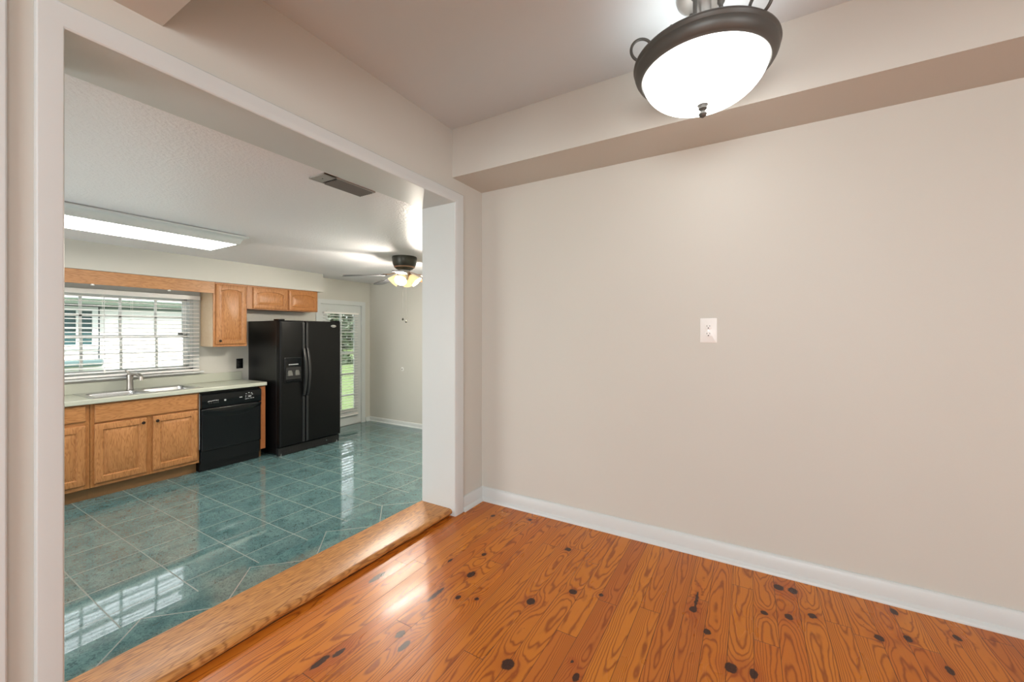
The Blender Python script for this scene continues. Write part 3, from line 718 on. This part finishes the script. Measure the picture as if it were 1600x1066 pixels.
# ------------------------------------------------------------------ outlets
def outlet(name, label, loc, facing, mat, slots=True, w=.079, h=.127, cat='outlet'):
    e = empty(name, loc, label, cat)
    x, y, z = loc
    def T(u, d, v): return {'-y': (x + u, y - d, z + v), '+x': (x + d, y + u, z + v)}[facing]
    def loft(rs, nm, m, par, **k): return MB().loft([[T(*p) for p in r] for r in rs]).build(nm, m, par, **k)
    def rr(a, b, d, r, cz=0): return [(p, d, q + cz) for p, q in rrect(-a, a, -b, b, r, 4)]
    loft([rr(w / 2, h / 2, 0, .003), rr(w / 2, h / 2, .003, .003), rr(w / 2 - .004, h / 2 - .004, .006, .003)], 'faceplate', mat, e, smooth=True)
    for cz in (.0195, -.0195):
        if not slots:
            continue
        s_ = loft([rr(.0165, .0145, .005, .009, cz), rr(.0165, .0145, .0075, .009, cz), rr(.0155, .0135, .0082, .009, cz)], 'socket', mat, e, smooth=True)
        m = MB()
        for u in (-.0065, .0065): m.loft([[T(u + p, .0080, cz + .004 + q) for p, q in rrect(-.0011, .0011, -.004, .004, .0005, 2)], [T(u + p, .0086, cz + .004 + q) for p, q in rrect(-.0011, .0011, -.004, .004, .0005, 2)]])
        m.loft([[T(p, .0080, cz - .0065 + q) for p, q in rrect(-.0028, .0028, -.003, .0025, .002, 3)], [T(p, .0086, cz - .0065 + q) for p, q in rrect(-.0028, .0028, -.003, .0025, .002, 3)]])
        g = m.build('slot', M['dark'], s_); g.matrix_parent_inverse = Matrix.Identity(4)
    if slots:
        loft([rr(.003, .003, .0055, .0028), rr(.0025, .0025, .0075, .002)], 'screw', M['steel'], e)
    return e
outlet('wall_outlet', 'white duplex outlet centred on the plain tan wall', (-.185, YR, 1.178), '-y', M['white'])
outlet('wall_outlet', 'black outlet plate above the counter between wall cabinet and refrigerator', (XW, 2.708, .772), '+x', M['black'])
jp = empty('cable_jack', (-4.888, YF, .574), 'small round white cable jack low on the kitchen end wall', 'jack')
MB().lathe([(.033, YF), (.033, YF - .004), (.028, YF - .008), (.014, YF - .009)], (-4.888, 0, .574), 30, 'y').build('faceplate', M['white'], jp, smooth=True)
MB().lathe([(.012, YF - .008), (.012, YF - .018), (.008, YF - .018), (.007, YF - .012)], (-4.888, 0, .574), 16, 'y').build('connector', M['nickel'], jp, smooth=True)

# ------------------------------------------------------------------ glazed door with its blind
D = empty('door_1', (XW - .03, 4.22, KF), 'white glazed exterior door beyond the refrigerator', 'door', kind='structure')
dx0, dx1 = XW - .055, XW - .012
ga, gb, gz0, gz1 = 3.955, 4.485, -.10, 1.505
mb = MB(); mb.box(dx0, dx1, 3.842, ga, KF + .006, 1.618); mb.box(dx0, dx1, gb, 4.598, KF + .006, 1.618); mb.box(dx0, dx1, ga, gb, KF + .006, gz0); mb.box(dx0, dx1, ga, gb, gz1, 1.618)
mb.build('slab', M['trim'], D)
mb = MB()
for a, b, c, d in ((ga - .012, ga + .016, gz0, gz1), (gb - .016, gb + .012, gz0, gz1), (ga, gb, gz0 - .012, gz0 + .016), (ga, gb, gz1 - .016, gz1 + .012)): mb.box(dx1 - .001, dx1 + .008, a, b, c, d)
mb.build('glazing_bead', M['trim'], D, bevel=.003)
box((dx0 + dx1) / 2 - .003, (dx0 + dx1) / 2 + .003, ga, gb, gz0, gz1).build('pane', M['glass'], D)
mb = MB(); mb.box(dx0 + .008, dx1 + .003, 4.209, 4.229, gz0, gz1)
for z in (1.18, .838, .488, .144): mb.box(dx0 + .008, dx1 + .003, ga, gb, z - .011, z + .011)
mb.build('muntin', M['trim'], D)
for z in (1.333, .632, -.037):
    MB().lathe([(.007, z - .045), (.007, z + .045)], (XW - .002, 4.602, 0), 12).build('hinge', M['trim'], D)
mb = MB(); t = XW + .016
mb.box(XW - .06, t, 4.600, 4.672, KF, 1.69); mb.box(XW - .06, t, 3.768, 3.840, KF, 1.69); mb.box(XW - .06, t, 3.840, 4.600, 1.622, 1.69)
mb.build('casing', M['trim'], D)
mb = MB(); mb.box(XW - .10, XW - .058, 3.83, 4.61, KF - .02, KF + .008); mb.build('sill', M['nickel'], D)
blind('door_blind', 'white mini blind hanging on the glazed exterior door', XW + .014, 3.885, 4.52, 1.495, -.19, .0445, .040, .026, R(10), (3.98, 4.42))

# ------------------------------------------------------------------ ceiling vent
vt = empty('ceiling_vent', (-2.02, 1.52, KC), 'grey louvred return vent in the kitchen ceiling just past the opening', 'vent')
vx0, vx1, vy0, vy1 = -2.085, -1.948, 1.345, 1.685
mb = MB(); mb.box(vx0, vx1, vy0, vy0 + .075, KC - .008, KC); mb.box(vx0, vx1, vy1 - .008, vy1, KC - .008, KC); mb.box(vx0, vx0 + .010, vy0, vy1, KC - .008, KC); mb.box(vx1 - .010, vx1, vy0, vy1, KC - .008, KC)
mb.build('frame', M['vent_paint'], vt, bevel=.002)
box(vx0 + .008, vx1 - .008, vy0 + .07, vy1 - .005, KC - .002, KC - .0005).build('backing', M['dark'], vt)
mb = MB()
for k in range(7):
    x = vx0 + .016 + k * .0165
    mb.extrude([(x + .006, KC - .003), (x - .007, KC - .0125), (x - .008, KC - .0115), (x + .005, KC - .002)], 'y', vy0 + .088, vy1 - .006)
mb.build('louvres', plain('louvre_grey', (.17, .168, .16), .5), vt)
MB().lathe([(.004, KC - .0095), (.004, KC - .007)], ((vx0 + vx1) / 2, vy0 + .035, 0), 12).build('screw', M['steel'], vt)

# ------------------------------------------------------------------ fluorescent ceiling light
fl_ = empty('fluorescent_light', (-4.1, 1.25, KC), 'long white fluorescent box light on the kitchen ceiling', 'light')
LX0, LX1, LY0, LY1, LZ = -4.36, -3.875, .58, 1.835, 1.942
def frame_ring(o, z): return [(LX0 - o, LY0 - o, z), (LX1 + o, LY0 - o, z), (LX1 + o, LY1 + o, z), (LX0 - o, LY1 + o, z)]
mb = MB(); mb.loft([frame_ring(-.004, LZ + .006), frame_ring(-.004, LZ - .002), frame_ring(.010, LZ - .003), frame_ring(.016, LZ + .004), frame_ring(.020, LZ + .018), frame_ring(.026, LZ + .034), frame_ring(.040, LZ + .050), frame_ring(.058, LZ + .058), frame_ring(.062, LZ + .064), frame_ring(.062, KC - .008), frame_ring(.048, KC - .008), frame_ring(.048, KC - .0005)], (False, True))
mb.build('housing', M['trim'], fl_, bevel=.002)
mb = MB(); mb.box(LX0 + .003, LX1 - .003, LY0 + .003, LY1 - .003, LZ, LZ + .006)
mb.build('diffuser', M['tube'], fl_)

# ------------------------------------------------------------------ ceiling fan
FCX, FCY = -3.353, 3.309
fan = empty('ceiling_fan', (FCX, FCY, KC), 'five-blade bronze ceiling fan with four lit amber shades', 'fan')
MB().lathe([(.135, KC), (.138, KC - .012), (.134, KC - .045), (.126, KC - .085), (.108, KC - .118), (.092, KC - .135), (.060, KC - .150), (.02, KC - .152)], (FCX, FCY, 0), 40).build('motor_housing', M['bronze'], fan, smooth=True)
MB().lathe([(.112, KC - .106), (.116, KC - .112), (.112, KC - .120), (.104, KC - .122)], (FCX, FCY, 0), 40).build('housing_band', M['copper'], fan, smooth=True)
MB().lathe([(.058, KC - .148), (.062, KC - .165), (.058, KC - .20), (.05, KC - .235), (.03, KC - .262), (.012, KC - .275), (.001, KC - .28)], (FCX, FCY, 0), 32).build('light_kit', M['pewter_light'], fan, smooth=True)
BZ = 1.800
for k in range(5):
    a = R(238 - 72 * k); ca, sa = math.cos(a), math.sin(a)
    def bl(r, s, z): return (FCX + r * ca - s * sa, FCY + r * sa + s * ca, z)
    ar = MB(); ar.loft([[bl(r, -w_, z), bl(r, w_, z), bl(r, w_, z + .008), bl(r, -w_, z + .008)] for r, w_, z in ((.05, .022, BZ + .05), (.10, .018, BZ + .035), (.16, .018, BZ + .012), (.24, .032, BZ + .004))])
    bm_ = MB(); rs = []
    for r, w_ in ((.20, .046), (.22, .052), (.40, .060), (.58, .066), (.625, .058), (.645, .036)):
        sl = -math.tan(R(3)); z = BZ - .085 * (r - .2)
        rs.append([bl(r, -w_, z - w_ * sl), bl(r, w_, z + w_ * sl), bl(r, w_, z + w_ * sl + .010), bl(r, -w_, z - w_ * sl + .010)])
    bm_.loft(rs); b = bm_.build('blade', M['blade_copper'] if k in (2, 3) else M['blade_dark'], fan, bevel=.001)
    g = ar.build('blade_arm', M['copper'], b, bevel=.002); g.matrix_parent_inverse = Matrix.Identity(4)
for k in range(4):
    a = R(-62 + 90 * k); ax = Vector((math.cos(a) * .72, math.sin(a) * .72, -.70)).normalized()
    o0 = Vector((FCX, FCY, KC - .195)) + Vector((math.cos(a), math.sin(a), 0)) * .05
    q = ax.to_track_quat('Z', 'Y')
    def sh(prof, name, mat, par):
        m = MB().lathe(prof, (0, 0, 0), 28, 'z', (False, False)); m.v = [tuple(o0 + q @ Vector(v)) for v in m.v]
        return m.build(name, mat, par, smooth=True)
    s_ = sh([(.02, .02), (.032, .03), (.044, .055), (.052, .085), (.062, .118), (.066, .125), (.064, .125), (.060, .117), (.050, .085), (.042, .056), (.03, .033), (.018, .024)], 'lamp_shade', M['amber'], fan)
    g = sh([(.016, -.005), (.020, .0), (.024, .022), (.022, .030), (.010, .034)], 'socket_cup', M['copper'], s_); g.matrix_parent_inverse = Matrix.Identity(4)
    g = sh([(.001, .034), (.014, .04), (.022, .06), (.028, .08), (.024, .10), (.012, .112), (.001, .115)], 'bulb', M['bulb'], s_); g.matrix_parent_inverse = Matrix.Identity(4)
    p = o0 + ax * .121
    light('fan_lamp', 'POINT', p, FAN_W, (1, .92, .8), size=.03, parent=None)
for x, y, z in ((FCX + .01, FCY - .035, 1.318), (FCX + .035, FCY - .01, 1.292)):
    c = MB().tube([(x, y, KC - .25), (x, y, z + .01)], .0016, 6).build('pull_chain', M['nickel'], fan)
    g = MB().lathe([(.002, z + .016), (.009, z + .008), (.0115, z - .001), (.007, z - .011), (.001, z - .013)], (x, y, 0), 14).build('chain_pull', M['bronze'], c, smooth=True); g.matrix_parent_inverse = Matrix.Identity(4)

# ------------------------------------------------------------------ dining semi-flush lamp
LXc, LYc = -.153, 1.685
lp = empty('ceiling_lamp', (LXc, LYc, CEIL), 'pewter semi-flush bowl lamp hanging over the dining floor', 'lamp')
MB().lathe([(.092, CEIL), (.094, CEIL - .006), (.090, CEIL - .018), (.072, CEIL - .030), (.05, CEIL - .034), (.02, CEIL - .036)], (LXc, LYc, 0), 40).build('canopy', M['pewter_light'], lp, smooth=True)
MB().lathe([(.030, CEIL - .03), (.030, CEIL - .10), (.034, CEIL - .105), (.030, 2.21), (.012, 2.20), (.008, 2.19), (.008, 2.035)], (LXc, LYc, 0), 28).build('stem', M['pewter_light'], lp, smooth=True)
for k in range(3):
    a = R(10.5 + 120 * k); c_, s_ = math.cos(a), math.sin(a)
    MB().tube([(LXc + .02 * c_, LYc + .02 * s_, 2.214), (LXc + .13 * c_, LYc + .13 * s_, 2.216), (LXc + .235 * c_, LYc + .235 * s_, 2.2125)], .006, 8).build('spider_arm', M['pewter'], lp, smooth=True)
    MB().lathe([(.012, CEIL - .022), (.013, CEIL - .05), (.009, CEIL - .056), (.0075, CEIL - .06), (.0075, 2.215)], (LXc + .062 * c_, LYc + .062 * s_, 0), 16).build('post', M['pewter'], lp, smooth=True)
rim = MB().lathe([(.156, 2.208), (.156, 2.212), (.205, 2.214), (.225, 2.214), (.243, 2.210), (.250, 2.203), (.2515, 2.196), (.248, 2.189), (.246, 2.186), (.247, 2.178), (.243, 2.166), (.236, 2.154), (.228, 2.147), (.221, 2.144), (.217, 2.146), (.217, 2.158), (.205, 2.160), (.203, 2.2075), (.156, 2.208)], (LXc, LYc, 0), 96, 'z', (False, False)).build('rim', M['pewter'], lp, smooth=True)
bp = []
for k in range(19):
    t = k / 18 * PI / 2; bp.append((.2165 * math.cos(t) ** .82 if k < 18 else .001, 2.153 - .126 * math.sin(t) ** 1.15))
MB().lathe(bp, (LXc, LYc, 0), 80, 'z', (False, True)).build('glass_bowl', M['bowl'], lp, smooth=True)
MB().lathe([(.001, 2.037), (.019, 2.033), (.020, 2.028), (.0155, 2.022), (.015, 2.014), (.010, 2.009), (.007, 2.006), (.012, 2.001), (.0145, 1.994), (.011, 1.986), (.004, 1.981), (.001, 1.980)], (LXc, LYc, 0), 28).build('finial', M['pewter'], lp, smooth=True)
for k in range(3):
    a = R(205 + 120 * k); c_, s_ = math.cos(a), math.sin(a)
    pth = []
    for j in range(27):
        t = R(-95 + 285 * j / 26); rr_ = .040
        u = .225 + rr_ * math.cos(t); z = 2.252 + rr_ * 1.05 * math.sin(t); pth.append((LXc + u * c_, LYc + u * s_, z))
    pth += [(LXc + (.185 - .03 * q) * c_, LYc + (.185 - .03 * q) * s_, 2.243 - .008 * q) for q in (1, 2)]
    MB().tube(pth, .0055, 10).build('scroll_arm', M['pewter'], lp, smooth=True)

# ------------------------------------------------------------------ outdoors
GZ = -.55
gm = MB(); gm.v = [(-60, -40, GZ), (XW - .13, -40, GZ), (XW - .13, 60, GZ), (-60, 60, GZ)]; gm.f = [(0, 1, 2, 3)]
tag(gm.build('lawn', M['grass']), 'bright green lawn beyond the glazed door', 'lawn', kind='stuff')
hs = empty('neighbouring_house', (-11, .3, GZ), 'white-sided house with sage eave outside the kitchen window', 'house')
HX = -9.5
box(HX - 5, HX, -8, 4.1, GZ, 1.66).build('wall', M['siding'], hs)
box(HX, HX + .02, -8, 4.1, 1.575, 1.66).build('frieze', M['frieze'], hs)
box(HX, HX + .35, -8, 4.3, 1.655, 1.668).build('soffit', M['frieze'], hs)
box(HX + .33, HX + .36, -8, 4.3, 1.63, 1.72).build('fascia', M['eave'], hs)
MB().extrude([(HX + .36, 1.72), (HX - 2.6, 2.75), (HX - 2.6, 2.70), (HX + .34, 1.66)], 'y', -8, 4.3).build('roof', M['roof'], hs)
nw = box(HX + .005, HX + .012, 1.20, 2.258, .975, 1.532).build('window_pane', M['teal_pane'], hs)
mb = MB()
for a, b, c, d in ((1.12, 1.20, .90, 1.6), (2.258, 2.327, .90, 1.6), (1.20, 2.258, 1.532, 1.6), (1.20, 2.258, .90, .975), (2.07, 2.10, .975, 1.532), (1.65, 2.07, 1.232, 1.262), (2.10, 2.258, 1.232, 1.262), (1.62, 1.65, .975, 1.532)): mb.box(HX, HX + .05, a, b, c, d)
mb.build('window_frame', M['trim'], hs)
box(HX, HX + .18, .9, 2.367, .615, .735).build('window_ledge', M['teal_ledge'], hs, bevel=.03)
mb = MB(); mb.tube([(HX + .03, .8, 1.61), (HX + .03, 2.35, 1.605)], .012, 8); mb.tube([(HX + .03, 2.34, 1.605), (HX + .03, 2.34, .74)], .012, 8); mb.build('conduit', M['cable'], hs)
def tree(loc, height, rad, label, mats, seed, n=900, size=.26):
    rnd = random.Random(seed)
    e = empty('tree', loc, label, 'tree', 'trees behind the lawn')
    x, y, z = loc
    tr = MB().tube([(x, y, z), (x + .1, y, z + height * .3), (x - .05, y + .1, z + height * .6), (x, y, z + height * .85)], [rad * .1, rad * .08, rad * .055, rad * .02], 10)
    for k in range(6):
        a = rnd.random() * 6.28; z0 = z + height * (.3 + .07 * k)
        tr.tube([(x, y, z0), (x + math.cos(a) * rad * .4, y + math.sin(a) * rad * .4, z0 + .5), (x + math.cos(a) * rad * .75, y + math.sin(a) * rad * .75, z0 + 1.0)], [rad * .04, rad * .03, rad * .012], 7)
    tr.build('trunk', M['bark'], e, smooth=True)
    cl = [(Vector((x + rnd.uniform(-1, 1) * rad * .7, y + rnd.uniform(-1, 1) * rad * .7, z + height * rnd.uniform(.16, 1))), rad * rnd.uniform(.35, .6)) for _ in range(14)]
    f = MB()
    for k in range(n):
        c, rr = rnd.choice(cl); d = Vector((rnd.gauss(0, 1), rnd.gauss(0, 1), rnd.gauss(0, 1))).normalized() * rr * rnd.uniform(.6, 1)
        p = c + d; nrm = (d.normalized() + Vector((rnd.gauss(0, .5), rnd.gauss(0, .5), rnd.gauss(0, .5) + .3))).normalized()
        t1 = nrm.orthogonal().normalized(); t1 = (Matrix.Rotation(rnd.random() * 6.28, 3, nrm) @ t1); t2 = nrm.cross(t1); s = size * rnd.uniform(.6, 1.3)
        i = len(f.v)
        f.v += [tuple(p - t1 * s), tuple(p - t2 * s * .38 + nrm * s * .1), tuple(p + t1 * s), tuple(p + t2 * s * .38 + nrm * s * .1)]; f.f.append((i, i + 1, i + 2, i + 3))
    f.build('crown', mats, e)
    return e
tree((-24.5, 16.2, GZ), 6.5, 2.3, 'dark leafy tree behind the light green one', M['leaf'], 3, 1700)
tree((-19.3, 16.6, GZ), 4.6, 1.25, 'small light green tree beyond the lawn', M['leaf_light'], 5, 900, .16)
tree((-31, 21.5, GZ), 8.0, 2.8, 'tall dark tree farthest behind the lawn', M['leaf'], 9, 1500)
def shrub(loc, r, label, mat, seed):
    rnd = random.Random(seed); e = empty('shrub', loc, label, 'shrub', 'shrubs along the lawn'); f = MB()
    for k in range(500):
        d = Vector((rnd.gauss(0, 1), rnd.gauss(0, 1), abs(rnd.gauss(0, 1)))).normalized() * r * rnd.uniform(.5, 1); p = Vector(loc) + d
        nrm = (d.normalized() + Vector((rnd.gauss(0, .4), rnd.gauss(0, .4), rnd.gauss(0, .4)))).normalized(); t1 = nrm.orthogonal().normalized(); t2 = nrm.cross(t1); s = .17; i = len(f.v)
        f.v += [tuple(p - t1 * s), tuple(p - t2 * s * .4), tuple(p + t1 * s), tuple(p + t2 * s * .4)]; f.f.append((i, i + 1, i + 2, i + 3))
    f.build('foliage', mat, e)
    MB().tube([loc, (loc[0], loc[1], loc[2] + r * .6)], .03, 7).build('stem', M['bark'], e)
shrub((-19.6, 12.6, GZ), 1.0, 'dark round shrub on the lawn edge nearest the house', M['leaf'], 11)
shrub((-19.6, 14.4, GZ), .8, 'dark round shrub standing between two other shrubs', M['leaf'], 12)
shrub((-22.2, 13.4, GZ), .9, 'dark shrub in the second row behind the lawn shrubs', M['leaf'], 13)
hd = empty('hedge', (-36, 26, GZ), 'long tall dark hedge closing off the lawn', 'hedge')
rnd = random.Random(4); f = MB()
for k in range(3200):
    p = Vector((-36 + rnd.uniform(-.7, .7), rnd.uniform(14, 38), GZ + 3.6 * rnd.random() ** .8 * rnd.uniform(.85, 1)))
    nrm = Vector((1 + rnd.gauss(0, .5), rnd.gauss(0, .6), rnd.gauss(0, .6))).normalized(); t1 = Matrix.Rotation(rnd.random() * 6.28, 3, nrm) @ nrm.orthogonal().normalized(); t2 = nrm.cross(t1); q = .42; i = len(f.v)
    f.v += [tuple(p - t1 * q), tuple(p - t2 * q * .45), tuple(p + t1 * q), tuple(p + t2 * q * .45)]; f.f.append((i, i + 1, i + 2, i + 3))
f.build('foliage', M['leaf'], hd)
